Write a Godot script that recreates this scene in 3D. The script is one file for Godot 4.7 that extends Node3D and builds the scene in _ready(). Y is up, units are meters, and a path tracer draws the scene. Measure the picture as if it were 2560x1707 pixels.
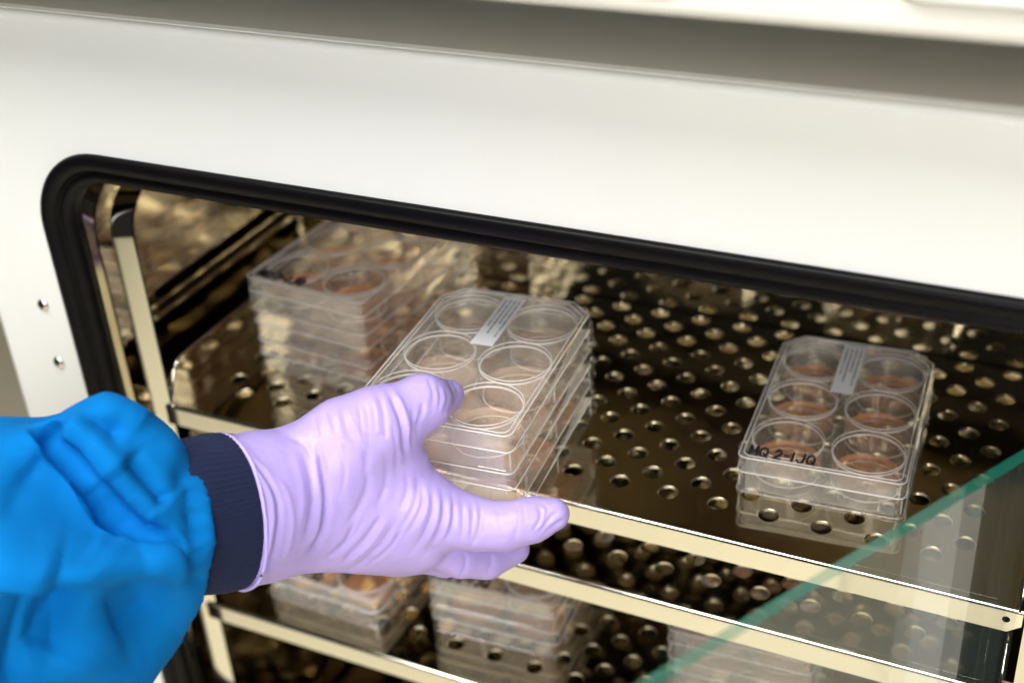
extends Node3D

# All lengths below are written in millimetres and scaled once, at the vertices.
const K := 0.001
var taken := {}
var M := {}
var shared := {}

func V(x: float, y: float, z: float) -> Vector3:
	return Vector3(x, y, z)


# ---------------------------------------------------------------- mesh builder
class MB:
	var st := SurfaceTool.new()
	var g := 0
	func _init():
		st.begin(Mesh.PRIMITIVE_TRIANGLES)
	func tri(a: Vector3, b: Vector3, c: Vector3):   # counter-clockwise seen from outside
		st.set_smooth_group(g)
		st.add_vertex(a * 0.001)
		st.set_smooth_group(g)
		st.add_vertex(c * 0.001)
		st.set_smooth_group(g)
		st.add_vertex(b * 0.001)
	func quad(a: Vector3, b: Vector3, c: Vector3, d: Vector3):
		tri(a, b, c)
		tri(a, c, d)
	func flat():
		g = -1
	func next():
		g = (g if g > 0 else 0) + 1
	func box(a: Vector3, b: Vector3):
		g = -1
		var p := [Vector3(a.x, a.y, a.z), Vector3(b.x, a.y, a.z), Vector3(b.x, b.y, a.z), Vector3(a.x, b.y, a.z), Vector3(a.x, a.y, b.z), Vector3(b.x, a.y, b.z), Vector3(b.x, b.y, b.z), Vector3(a.x, b.y, b.z)]
		quad(p[4], p[5], p[6], p[7])
		quad(p[1], p[0], p[3], p[2])
		quad(p[5], p[1], p[2], p[6])
		quad(p[0], p[4], p[7], p[3])
		quad(p[7], p[6], p[2], p[3])
		quad(p[0], p[1], p[5], p[4])
	# loops of equal length, one above the other; closed round; each band its own smooth group unless soft
	func loft(loops: Array, soft := false, closed := true):
		for k in loops.size() - 1:
			if not soft or k == 0:
				next()
			var a: PackedVector3Array = loops[k]
			var b: PackedVector3Array = loops[k + 1]
			var n := a.size()
			for i in (n if closed else n - 1):
				var j := (i + 1) % n
				quad(a[i], a[j], b[j], b[i])
	func fan(loop: PackedVector3Array, up := true):
		flat()
		var c := Vector3.ZERO
		for p in loop:
			c += p
		c /= loop.size()
		for i in loop.size():
			var j := (i + 1) % loop.size()
			if up:
				tri(c, loop[i], loop[j])
			else:
				tri(c, loop[j], loop[i])
	# tube along a path
	func tube(path: PackedVector3Array, r: float, sides := 8, closed := false):
		next()
		var rings := []
		var n := path.size()
		for i in n:
			var t: Vector3
			if closed:
				t = path[(i + 1) % n] - path[(i + n - 1) % n]
			else:
				t = path[mini(i + 1, n - 1)] - path[maxi(i - 1, 0)]
			t = t.normalized()
			var u := t.cross(Vector3.UP if absf(t.y) < 0.9 else Vector3.RIGHT).normalized()
			var w := t.cross(u)
			var ring := PackedVector3Array()
			for k in sides:
				var a := TAU * k / sides
				ring.append(path[i] + (u * cos(a) + w * sin(a)) * r)
			rings.append(ring)
		for i in (n if closed else n - 1):
			var a: PackedVector3Array = rings[i]
			var b: PackedVector3Array = rings[(i + 1) % n]
			for k in sides:
				var l := (k + 1) % sides
				quad(a[k], a[l], b[l], b[k])
	func done() -> ArrayMesh:
		st.generate_normals()
		st.index()
		return st.commit()


# ---------------------------------------------------------------- naming
func numbered(called: String) -> String:
	if not taken.has(called):
		taken[called] = 0
		return called
	taken[called] += 1
	return "%s_%03d" % [called, taken[called]]

func tag(o: Node, label := "", category := "", group := "", kind := ""):
	if label: o.set_meta("label", label)
	if category: o.set_meta("category", category)
	if group: o.set_meta("group", group)
	if kind: o.set_meta("kind", kind)

func thing(called: String, label: String, category: String, at := Vector3.ZERO, turn := 0.0, group := "") -> Node3D:
	var o := Node3D.new()
	o.name = numbered(called)
	add_child(o, true)
	o.position = at * K
	o.rotation.y = turn
	tag(o, label, category, group)
	return o

func part(called: String, mesh: Mesh, material: Material, parent: Node, label := "") -> MeshInstance3D:
	var o := MeshInstance3D.new()
	o.mesh = mesh
	o.material_override = material
	if parent == self:
		called = numbered(called)
	else:
		var n := 0
		var want := called
		while parent.has_node(NodePath(want)):
			n += 1
			want = "%s_%03d" % [called, n]
		called = want
	o.name = called
	o.cast_shadow = GeometryInstance3D.SHADOW_CASTING_SETTING_ON
	parent.add_child(o, true)
	if label: o.set_meta("label", label)
	return o


# ---------------------------------------------------------------- outlines
# a rounded rectangle in the x-z plane at height y, counter-clockwise seen from above; r holds the four corner radii (front-right, back-right, back-left, front-left)
func rr(hx: float, hz: float, r: Array, y: float, seg := 6) -> PackedVector3Array:
	var out := PackedVector3Array()
	var cs := [[hx, hz, r[0], -PI / 2], [hx, -hz, r[1], 0.0], [-hx, -hz, r[2], PI / 2], [-hx, hz, r[3], PI]]
	for c in cs:
		var cx: float = c[0] - signf(c[0]) * c[2]
		var cz: float = c[1] - signf(c[1]) * c[2]
		for i in seg + 1:
			var a: float = c[3] + PI / 2 * i / seg
			out.append(Vector3(cx + cos(a) * c[2], y, cz - sin(a) * c[2]))
	return out

func circle(c: Vector3, r: float, n := 32) -> PackedVector3Array:
	var out := PackedVector3Array()
	for i in n:
		var a := TAU * i / n
		out.append(c + Vector3(cos(a) * r, 0, -sin(a) * r))
	return out

# the point where a ray from the middle of a rectangle cell at angle a meets its border
func cell_edge(a: float, hx: float, hz: float) -> Vector2:
	var c := cos(a)
	var s := sin(a)
	var t := minf(hx / maxf(absf(c), 1e-6), hz / maxf(absf(s), 1e-6))
	return Vector2(c * t, s * t)


# ---------------------------------------------------------------- distance fields
# primitives: [a, ra, b, rb, blend]; a body is the smooth union of tapered capsules
static func cap(p: Vector3, a: Vector3, ra: float, b: Vector3, rb: float) -> float:
	var ab := b - a
	var t := clampf((p - a).dot(ab) / maxf(ab.dot(ab), 1e-6), 0.0, 1.0)
	return (p - a - ab * t).length() - lerpf(ra, rb, t)

static func field(p: Vector3, prims: Array, cuts: Array) -> float:
	var d := 1e6
	for q in prims:
		var e := cap(p, q[0], q[1], q[2], q[3])
		var k: float = q[4]
		var h := maxf(k - absf(d - e), 0.0)
		d = minf(d, e) - h * h / (4.0 * k)
	for c in cuts:
		if c[0] == 0:      # half space: keep where (p - at).n < 0
			d = maxf(d, (p - c[1]).dot(c[2]))
		else:              # a capsule taken away, softly (1) or sharply (2)
			var e := -cap(p, c[1], c[2], c[3], c[4])
			if c[0] == 2:
				d = maxf(d, e)
			else:
				var h := maxf(4.0 - absf(d - e), 0.0)
				d = maxf(d, e) + h * h / 16.0
	return d

# surface nets over the cells near the surface; folds are lines whose neighbourhood is pushed in or out
func body(prims: Array, cuts: Array, cell: float, folds: Array, view: Vector3, seed_noise: FastNoiseLite = null, noise_amp := 0.0, ribs := []) -> ArrayMesh:
	var lo := Vector3(1e6, 1e6, 1e6)
	var hi := -lo
	for q in prims:
		for e in [[q[0], q[1]], [q[2], q[3]]]:
			var r: Vector3 = Vector3.ONE * (e[1] + 4.0)
			lo = lo.min(e[0] - r)
			hi = hi.max(e[0] + r)
	const BS := 6
	var nb := ((hi - lo) / (cell * BS)).ceil()
	var bx := int(nb.x)
	var by := int(nb.y)
	var bz := int(nb.z)
	var nx := bx * BS + 1
	var ny := by * BS + 1
	var nz := bz * BS + 1
	var grid := PackedFloat32Array()
	grid.resize(nx * ny * nz)
	grid.fill(1e3)
	var known := PackedByteArray()
	known.resize(nx * ny * nz)
	var half := cell * BS * 0.5 * sqrt(3.0)
	var blocks := []
	for k in bz:
		for j in by:
			for i in bx:
				var c := lo + Vector3(i + 0.5, j + 0.5, k + 0.5) * cell * BS
				var near := []
				var d := 1e6
				for q in prims:
					var e := cap(c, q[0], q[1], q[2], q[3])
					d = minf(d, e)
					if e < half * 2.0 + q[4]:
						near.append(q)
				if near.is_empty() or absf(d) > half + 8.0 and d > 0.0 or d < -half - 4.0 and cuts.is_empty():
					continue
				blocks.append([i, j, k])
				for z in range(k * BS, k * BS + BS + 1):
					for y in range(j * BS, j * BS + BS + 1):
						for x in range(i * BS, i * BS + BS + 1):
							var at := (z * ny + y) * nx + x
							if known[at] == 0:
								known[at] = 1
								grid[at] = field(lo + Vector3(x, y, z) * cell, near, cuts)
	var index := {}
	var verts := PackedVector3Array()
	for b in blocks:
		for z in range(b[2] * BS, b[2] * BS + BS):
			for y in range(b[1] * BS, b[1] * BS + BS):
				for x in range(b[0] * BS, b[0] * BS + BS):
					var at := (z * ny + y) * nx + x
					var s := 0
					var v := PackedFloat32Array()
					for o in [0, 1, nx, nx + 1, nx * ny, nx * ny + 1, nx * ny + nx, nx * ny + nx + 1]:
						var f := grid[at + o]
						v.append(f)
						if f < 0.0:
							s += 1
					if s == 0 or s == 8:
						continue
					var sum := Vector3.ZERO
					var cnt := 0
					for e in [[0, 1], [2, 3], [4, 5], [6, 7], [0, 2], [1, 3], [4, 6], [5, 7], [0, 4], [1, 5], [2, 6], [3, 7]]:
						var fa := v[e[0]]
						var fb := v[e[1]]
						if (fa < 0.0) != (fb < 0.0):
							var t := fa / (fa - fb)
							var pa := Vector3(e[0] & 1, (e[0] >> 1) & 1, e[0] >> 2)
							var pb := Vector3(e[1] & 1, (e[1] >> 1) & 1, e[1] >> 2)
							sum += pa.lerp(pb, t)
							cnt += 1
					index[at] = verts.size()
					verts.append(lo + (Vector3(x, y, z) + sum / cnt) * cell)
	var faces := PackedInt32Array()
	var steps := [1, nx, nx * ny]
	for at in index.keys():
		var f0 := grid[at]
		for ax in 3:
			var f1 := grid[at + steps[ax]]
			if (f0 < 0.0) == (f1 < 0.0):
				continue
			var u: int = steps[(ax + 1) % 3]
			var w: int = steps[(ax + 2) % 3]
			if not (index.has(at - u) and index.has(at - w) and index.has(at - u - w)):
				continue
			var a: int = index[at]
			var b: int = index[at - u]
			var c: int = index[at - u - w]
			var d: int = index[at - w]
			if f0 < 0.0:
				faces.append_array([a, c, b, a, d, c])
			else:
				faces.append_array([a, b, c, a, c, d])
	# smooth the net a little, then press the folds in
	var nrm := normals_of(verts, faces)
	verts = relaxed(verts, faces, 0.5)
	nrm = normals_of(verts, faces)
	if not folds.is_empty() or seed_noise or not ribs.is_empty():
		var push := PackedFloat32Array()
		push.resize(verts.size())
		var e1 := view.cross(Vector3.UP).normalized()
		var e2 := view.cross(e1)
		var flatp := PackedVector2Array()
		for p in verts:
			flatp.append(Vector2(p.dot(e1), p.dot(e2)))
		for fo in folds:
			var line := PackedVector2Array()
			var c3 := Curve3D.new()
			c3.bake_interval = 2.0
			var n: int = fo[2].size()
			for i in n:
				var p: Vector3 = fo[2][i]
				var tan: Vector3 = (fo[2][mini(i + 1, n - 1)] - fo[2][maxi(i - 1, 0)]) * 0.17
				c3.add_point(p, -tan, tan)
			for p in c3.tessellate(3, 3):
				line.append(Vector2(p.dot(e1), p.dot(e2)))
			var w: float = fo[0]
			var sharp: bool = fo.size() > 3
			var reach := w * (4.0 if sharp else 2.2)
			var box := Rect2(line[0], Vector2.ZERO)
			for p in line:
				box = box.expand(p)
			box = box.grow(reach)
			var m := line.size() - 1
			for i in flatp.size():
				var p := flatp[i]
				if not box.has_point(p) or nrm[i].dot(view) > 0.25:
					continue
				var best := 1e9
				var where := 0.0
				for s in m:
					var q := Geometry2D.get_closest_point_to_segment(p, line[s], line[s + 1])
					var dd := q.distance_squared_to(p)
					if dd < best:
						best = dd
						where = (s + (q - line[s]).length() / maxf((line[s + 1] - line[s]).length(), 1e-4)) / m
				if best < reach * reach:
					var ends := clampf(minf(where, 1.0 - where) * 6.0, 0.0, 1.0)
					push[i] += fo[1] * (exp(-sqrt(best) / w) if sharp else exp(-best / (w * w))) * (ends * ends * (3.0 - 2.0 * ends))
		for i in verts.size():
			var d := push[i]
			if seed_noise:
				d += seed_noise.get_noise_3dv(verts[i]) * noise_amp
			if not ribs.is_empty():
				var ax: Vector3 = ribs[1]
				var ra: Vector3 = verts[i] - ribs[0]
				var u := ax.cross(Vector3.UP).normalized()
				d += ribs[3] * sin(ribs[2] * atan2(ra.dot(u), ra.dot(ax.cross(u))))
			verts[i] += nrm[i] * d
		nrm = normals_of(verts, faces)
	var arrays := []
	arrays.resize(Mesh.ARRAY_MAX)
	var scaled := PackedVector3Array()
	for p in verts:
		scaled.append(p * K)
	arrays[Mesh.ARRAY_VERTEX] = scaled
	arrays[Mesh.ARRAY_NORMAL] = nrm
	arrays[Mesh.ARRAY_INDEX] = faces
	var mesh := ArrayMesh.new()
	mesh.add_surface_from_arrays(Mesh.PRIMITIVE_TRIANGLES, arrays)
	return mesh

func normals_of(verts: PackedVector3Array, faces: PackedInt32Array) -> PackedVector3Array:
	var out := PackedVector3Array()
	out.resize(verts.size())
	for i in range(0, faces.size(), 3):
		var a := faces[i]
		var b := faces[i + 1]
		var c := faces[i + 2]
		var n := (verts[c] - verts[a]).cross(verts[b] - verts[a])
		out[a] += n
		out[b] += n
		out[c] += n
	for i in out.size():
		out[i] = out[i].normalized()
	return out

func relaxed(verts: PackedVector3Array, faces: PackedInt32Array, share: float) -> PackedVector3Array:
	var sum := PackedVector3Array()
	sum.resize(verts.size())
	var cnt := PackedInt32Array()
	cnt.resize(verts.size())
	for i in range(0, faces.size(), 3):
		for e in 3:
			var a := faces[i + e]
			var b := faces[i + (e + 1) % 3]
			sum[a] += verts[b]
			cnt[a] += 1
	var out := PackedVector3Array()
	for i in verts.size():
		out.append(verts[i].lerp(sum[i] / cnt[i], share) if cnt[i] > 0 else verts[i])
	return out
var GLOVE := [
	["c", Vector3(-104.9, 84.2, 141.2), 22.5, Vector3(-97.1, 75.9, 121.8), 20.0],
	["c", Vector3(-97.1, 75.9, 121.8), 20.0, Vector3(-89.5, 68.9, 104.1), 19.0],
	["c", Vector3(-98.9, 60.8, 148.6), 22.5, Vector3(-94.7, 51.5, 129.1), 19.5],
	["c", Vector3(-94.7, 51.5, 129.1), 19.5, Vector3(-88.3, 44.9, 111.9), 18.5],
	["c", Vector3(-101.4, 73.1, 145.5), 24.0, Vector3(-95.0, 65.6, 127.6), 22.0],
	["c", Vector3(-95.0, 65.6, 127.6), 22.0, Vector3(-87.9, 58.1, 109.3), 21.0],
	["p", Vector3(-89.5, 68.9, 104.1), 19.0, Vector3(-42.7, 45.5, 80.0), 15.0],
	["p", Vector3(-88.4, 57.5, 108.6), 18.0, Vector3(-43.9, 29.3, 81.0), 15.0],
	["p", Vector3(-88.5, 45.5, 111.5), 18.0, Vector3(-52.5, 19.1, 79.3), 14.0],
	["p", Vector3(-89.1, 42.2, 111.4), 16.0, Vector3(-62.5, 10.9, 76.9), 12.0],
	["p", Vector3(-89.6, 69.6, 103.7), 18.0, Vector3(-74.1, 82.5, 89.6), 17.0],
	["p", Vector3(-74.1, 82.5, 89.6), 17.0, Vector3(-58.1, 90.0, 84.1), 17.0],
	["p", Vector3(-71.7, 71.8, 93.0), 19.0, Vector3(-52.2, 70.6, 81.0), 10.5],
	["p", Vector3(-53.1, 69.4, 79.7), 10.0, Vector3(-42.0, 47.4, 81.0), 11.0],
	["t", Vector3(-58.1, 90.0, 84.1), 17.0, Vector3(-45.4, 94.0, 65.6), 11.7],
	["t", Vector3(-45.4, 94.0, 65.6), 11.7, Vector3(-43.8, 85.5, 45.6), 8.0],
	["i", Vector3(-41.8, 46.7, 81.4), 15.0, Vector3(-29.7, 39.2, 76.2), 13.2],
	["i", Vector3(-29.7, 39.2, 76.2), 13.2, Vector3(-18.3, 36.0, 72.5), 11.4],
	["i", Vector3(-18.3, 36.0, 72.5), 11.4, Vector3(-6.1, 36.4, 69.8), 10.5],
	["i", Vector3(-6.1, 36.4, 69.8), 10.5, Vector3(5.7, 39.7, 64.1), 9.8],
	["i", Vector3(5.7, 39.7, 64.1), 9.8, Vector3(14.6, 41.9, 59.3), 7.6],
	["m", Vector3(-45.4, 26.1, 78.8), 13.0, Vector3(-32.1, 10.2, 69.5), 10.2],
	["m", Vector3(-32.1, 10.2, 69.5), 10.2, Vector3(-22.9, 3.1, 59.0), 9.6],
	["m", Vector3(-22.9, 3.1, 59.0), 9.6, Vector3(-15.4, 1.9, 45.4), 8.4],
	["r", Vector3(-52.5, 19.1, 79.3), 13.0, Vector3(-43.9, 1.5, 63.1), 10.0],
	["r", Vector3(-43.9, 1.5, 63.1), 10.0, Vector3(-45.1, -7.5, 43.5), 8.5],
	["l", Vector3(-62.5, 10.9, 76.9), 12.0, Vector3(-61.1, -4.7, 57.8), 9.0],
	["l", Vector3(-61.1, -4.7, 57.8), 9.0, Vector3(-62.6, -10.1, 41.2), 7.5],
]
var GLOVE_FOLDS := [
	[0.90, -0.66, [Vector3(-40.6, 74.3, 84.9), Vector3(-38.4, 62.6, 89.6), Vector3(-39.2, 54.4, 96.2), Vector3(-44.9, 45.2, 100.8), Vector3(-52.4, 35.5, 105.7)]],
	[0.75, 0.55, [Vector3(-33.5, 61.4, 80.5), Vector3(-29.2, 54.7, 87.4), Vector3(-29.6, 46.3, 92.4), Vector3(-35.4, 35.1, 94.6), Vector3(-45.4, 21.2, 96.7)]],
	[0.75, 0.55, [Vector3(-37.7, 66.3, 83.5), Vector3(-33.6, 58.1, 89.7), Vector3(-34.0, 50.9, 94.9), Vector3(-39.7, 40.5, 98.0)]],
	[0.68, 0.55, [Vector3(-30.8, 57.9, 76.0), Vector3(-25.7, 52.4, 84.3), Vector3(-25.0, 45.3, 89.3), Vector3(-29.4, 35.5, 91.4)]],
	[0.68, 0.50, [Vector3(-26.1, 50.6, 68.1), Vector3(-19.0, 48.9, 79.7), Vector3(-17.3, 42.2, 84.9), Vector3(-20.4, 31.8, 85.8)]],
	[0.68, 0.44, [Vector3(-16.3, 57.4, 76.6), Vector3(-15.2, 47.2, 78.6), Vector3(-14.4, 40.4, 84.0)]],
	[0.90, -0.55, [Vector3(-84.9, 93.6, 110.4), Vector3(-76.4, 87.0, 116.9), Vector3(-71.5, 77.2, 122.6), Vector3(-69.8, 67.2, 129.2), Vector3(-71.8, 56.2, 135.9)]],
	[0.90, -0.55, [Vector3(-70.1, 98.6, 101.1), Vector3(-64.4, 90.5, 106.5), Vector3(-61.9, 80.4, 110.1), Vector3(-63.7, 67.8, 114.5)]],
	[0.83, -0.55, [Vector3(-64.4, 105.7, 92.7), Vector3(-58.6, 100.5, 99.8), Vector3(-57.2, 90.5, 103.7)]],
	[0.83, -0.55, [Vector3(-55.9, 56.1, 107.6), Vector3(-60.9, 46.3, 113.7), Vector3(-68.5, 38.5, 121.0)]],
	[0.83, 0.55, [Vector3(-47.3, 53.8, 101.2), Vector3(-54.9, 40.7, 108.1), Vector3(-65.8, 29.7, 114.0)]],
	[0.83, -0.66, [Vector3(-41.1, 48.7, 98.7), Vector3(-49.1, 35.8, 103.5), Vector3(-62.0, 23.7, 107.7)]],
	[0.83, -0.66, [Vector3(-44.1, 104.8, 76.5), Vector3(-40.2, 97.9, 83.2), Vector3(-39.6, 89.3, 86.9), Vector3(-41.2, 76.6, 85.7)]],
	[1.12, -0.55, [Vector3(-48.5, 95.3, 99.3), Vector3(-47.7, 81.3, 97.7), Vector3(-50.0, 67.5, 98.1), Vector3(-52.4, 59.1, 103.7)]],
	[0.90, -0.55, [Vector3(-45.2, 99.7, 93.5), Vector3(-43.0, 88.3, 95.1), Vector3(-46.6, 71.2, 93.9)]],
	[1.05, 0.55, [Vector3(-85.5, 95.9, 133.3), Vector3(-76.4, 84.0, 134.0), Vector3(-72.6, 72.5, 137.4), Vector3(-73.4, 60.5, 142.1), Vector3(-76.9, 51.7, 147.1)]],
	[0.90, 0.55, [Vector3(-93.6, 102.6, 135.4), Vector3(-82.7, 92.8, 135.7), Vector3(-76.0, 81.4, 138.0)]],
	[0.68, -0.50, [Vector3(-37.4, 104.3, 68.7), Vector3(-35.0, 99.6, 72.2), Vector3(-36.3, 92.9, 76.8)]],
	[0.68, -0.55, [Vector3(-40.8, 94.0, 45.3), Vector3(-36.0, 90.7, 49.1), Vector3(-32.3, 92.1, 63.7)]],
	[0.68, -0.55, [Vector3(7.8, 50.6, 63.5), Vector3(14.0, 48.8, 64.1), Vector3(14.4, 44.7, 69.3)]],
	[0.68, -0.39, [Vector3(-8.0, 48.1, 71.5), Vector3(-4.1, 44.2, 78.3), Vector3(-5.8, 34.0, 81.7)]],
	[1.50, -1.87, [Vector3(-79.7, 96.2, 103.8), Vector3(-71.2, 85.0, 113.5), Vector3(-67.8, 70.5, 118.6), Vector3(-68.6, 55.5, 124.9), Vector3(-73.7, 46.3, 134.1)]],
	[1.80, 1.21, [Vector3(-81.5, 95.8, 103.9), Vector3(-73.1, 85.4, 114.6), Vector3(-69.2, 71.8, 120.8), Vector3(-69.3, 58.4, 127.7), Vector3(-73.7, 49.9, 137.5)]],
	[1.20, -0.88, [Vector3(-89.7, 94.8, 111.2), Vector3(-79.2, 91.4, 111.4), Vector3(-72.2, 82.4, 116.8)]],
	[1.20, -1.10, [Vector3(-95.3, 104.4, 138.7), Vector3(-85.0, 95.6, 138.0), Vector3(-78.2, 85.3, 139.0), Vector3(-75.3, 76.1, 143.2), Vector3(-75.5, 63.2, 150.2), Vector3(-79.0, 53.9, 156.8)]],
	[1.20, 1.10, [Vector3(-98.4, 105.6, 139.1), Vector3(-88.8, 99.9, 139.0), Vector3(-80.0, 88.0, 140.9), Vector3(-76.3, 77.7, 145.8), Vector3(-76.1, 65.6, 153.3), Vector3(-80.8, 54.5, 160.6)]],
	[1.20, -1.10, [Vector3(-71.2, 104.6, 87.6), Vector3(-60.7, 100.2, 100.1), Vector3(-55.3, 90.5, 103.1), Vector3(-54.7, 82.2, 103.1), Vector3(-57.6, 72.8, 107.1)]],
	[1.12, -0.88, [Vector3(-64.9, 107.6, 84.0), Vector3(-54.3, 103.3, 96.7), Vector3(-53.3, 90.6, 102.4), Vector3(-55.5, 83.3, 103.6)]],
	[1.35, -1.65, [Vector3(-63.6, 103.1, 70.2), Vector3(-48.0, 105.7, 85.1), Vector3(-42.1, 97.8, 89.4), Vector3(-41.4, 86.0, 91.0), Vector3(-43.5, 75.4, 90.4)]],
	[1.12, 0.99, [Vector3(-58.2, 105.9, 72.7), Vector3(-46.1, 104.8, 83.1), Vector3(-40.8, 96.7, 87.2), Vector3(-40.8, 84.2, 88.2)]],
	[0.98, -0.77, [Vector3(-62.7, 106.6, 77.1), Vector3(-50.2, 105.3, 91.2), Vector3(-46.1, 94.8, 97.6)]],
	[0.98, -0.77, [Vector3(-41.3, 105.0, 72.6), Vector3(-38.5, 99.3, 77.4), Vector3(-38.8, 93.4, 82.8), Vector3(-40.5, 79.8, 81.5)]],
	[0.90, -0.77, [Vector3(-40.2, 105.7, 61.3), Vector3(-34.1, 100.9, 68.0), Vector3(-35.0, 92.6, 74.5)]],
	[0.90, -0.66, [Vector3(-42.1, 107.0, 64.2), Vector3(-36.5, 102.9, 70.5), Vector3(-37.1, 91.7, 78.1)]],
	[0.83, -0.77, [Vector3(-40.7, 96.1, 48.7), Vector3(-34.6, 92.7, 54.9), Vector3(-32.2, 92.9, 68.0)]],
	[0.83, -0.66, [Vector3(-37.9, 103.3, 59.5), Vector3(-32.7, 98.1, 64.5), Vector3(-33.5, 92.1, 71.5)]],
	[1.12, -0.88, [Vector3(-39.3, 69.8, 84.9), Vector3(-35.5, 59.1, 90.5), Vector3(-36.2, 52.7, 95.5), Vector3(-41.6, 42.8, 99.1), Vector3(-49.8, 31.2, 103.1)]],
	[1.05, -0.99, [Vector3(-36.6, 64.8, 80.9), Vector3(-31.3, 56.2, 88.9), Vector3(-32.1, 47.9, 94.1), Vector3(-38.4, 35.6, 96.4), Vector3(-48.2, 21.6, 98.3)]],
	[1.05, -0.99, [Vector3(-33.6, 60.9, 77.0), Vector3(-27.6, 53.4, 86.4), Vector3(-27.7, 45.0, 91.2), Vector3(-33.4, 33.2, 92.7), Vector3(-44.9, 14.7, 92.3)]],
	[0.98, -0.99, [Vector3(-31.1, 56.3, 72.4), Vector3(-24.3, 51.7, 82.8), Vector3(-23.2, 45.6, 87.7), Vector3(-26.1, 37.8, 90.4), Vector3(-36.2, 17.8, 88.8)]],
	[0.90, -0.77, [Vector3(-28.7, 52.4, 68.9), Vector3(-20.8, 49.5, 81.2), Vector3(-19.1, 43.3, 85.6), Vector3(-23.2, 29.5, 85.2)]],
	[0.90, -0.66, [Vector3(-24.4, 49.3, 67.1), Vector3(-16.8, 47.9, 78.9), Vector3(-15.4, 40.5, 84.5), Vector3(-19.1, 30.1, 84.4)]],
	[0.98, -0.99, [Vector3(-14.0, 56.6, 76.0), Vector3(-13.0, 46.0, 78.8), Vector3(-13.3, 38.6, 83.8), Vector3(-19.1, 30.1, 84.4)]],
	[0.90, -0.88, [Vector3(-0.6, 49.3, 66.3), Vector3(4.5, 45.5, 74.1), Vector3(0.7, 32.8, 78.8)]],
	[0.90, 0.55, [Vector3(2.4, 50.3, 65.1), Vector3(7.1, 46.4, 72.9), Vector3(3.2, 33.0, 76.8)]],
	[0.90, -0.88, [Vector3(5.0, 50.7, 63.2), Vector3(12.0, 48.5, 67.2), Vector3(12.1, 44.0, 71.8), Vector3(4.9, 35.1, 76.3)]],
	[0.98, -1.10, [Vector3(20.8, 46.4, 58.9), Vector3(17.0, 46.4, 65.1), Vector3(14.2, 41.9, 70.9), Vector3(9.5, 38.1, 74.4)]],
	[0.83, -0.88, [Vector3(21.8, 43.2, 61.6), Vector3(17.9, 41.4, 66.7), Vector3(13.4, 38.2, 71.7)]],
	[1.12, -0.88, [Vector3(-58.1, 57.9, 109.6), Vector3(-63.2, 45.5, 116.2), Vector3(-71.8, 37.9, 124.8)]],
	[1.12, -0.88, [Vector3(-49.8, 56.0, 102.6), Vector3(-57.1, 43.6, 110.0), Vector3(-67.7, 31.2, 116.6)]],
	[1.05, -0.88, [Vector3(-44.7, 51.5, 99.9), Vector3(-51.9, 38.8, 105.8), Vector3(-66.2, 23.4, 110.2)]],
	[0.98, -0.66, [Vector3(-54.3, 32.3, 106.3), Vector3(-62.1, 27.6, 109.9), Vector3(-68.4, 24.5, 112.5)]],
	[1.05, -0.88, [Vector3(-75.4, 102.5, 91.7), Vector3(-67.3, 98.5, 101.3), Vector3(-64.2, 93.2, 104.8)]],
	[1.05, -0.88, [Vector3(-78.7, 100.5, 95.6), Vector3(-70.5, 95.8, 104.0)]],
	[0.98, -0.77, [Vector3(-83.1, 98.1, 97.9), Vector3(-75.7, 93.7, 107.1)]],
	[1.12, 0.77, [Vector3(-73.0, 103.5, 90.9), Vector3(-65.0, 100.6, 99.5), Vector3(-60.0, 93.4, 103.6)]],
	[1.12, 0.77, [Vector3(-67.3, 106.5, 86.2), Vector3(-58.3, 104.1, 96.6), Vector3(-55.4, 96.9, 101.5)]],
	[1.12, 0.66, [Vector3(-64.2, 107.0, 79.9), Vector3(-52.8, 105.7, 92.8), Vector3(-49.3, 96.9, 99.2)]],
	[1.50, -0.77, [Vector3(-54.9, 83.2, 103.2), Vector3(-55.1, 72.2, 103.9), Vector3(-58.0, 61.4, 109.0), Vector3(-63.7, 51.8, 116.8)]],
	[1.20, -0.66, [Vector3(-43.1, 75.1, 89.8), Vector3(-42.1, 63.6, 92.4), Vector3(-44.1, 54.7, 98.5)]],
	[1.65, 0.66, [Vector3(-86.0, 94.0, 114.3), Vector3(-76.2, 85.6, 123.0), Vector3(-71.4, 73.6, 130.7), Vector3(-72.2, 60.0, 138.5)]],
	[0.90, -0.77, [Vector3(-20.8, 29.8, 84.7), Vector3(-24.8, 15.1, 75.7), Vector3(-27.5, 5.1, 77.6)]],
	[0.75, -0.66, [Vector3(-7.7, 32.5, 81.7), Vector3(-16.8, 9.0, 64.8), Vector3(-18.2, 3.9, 68.5)]],
]
var KNIT := [
	["k", Vector3(-102.2, 74.3, 120.2), 17.5, Vector3(-106.4, 84.6, 141.7), 20.0],
	["k", Vector3(-106.4, 84.6, 141.7), 20.0, Vector3(-110.8, 93.4, 159.0), 21.0],
	["k", Vector3(-98.8, 51.4, 128.6), 17.5, Vector3(-101.7, 61.3, 149.7), 20.0],
	["k", Vector3(-101.7, 61.3, 149.7), 20.0, Vector3(-108.7, 68.9, 166.7), 21.5],
	["k", Vector3(-99.4, 64.0, 125.7), 19.0, Vector3(-103.5, 73.6, 146.3), 21.5],
	["k", Vector3(-103.5, 73.6, 146.3), 21.5, Vector3(-109.2, 82.1, 163.2), 23.0],
]
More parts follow.
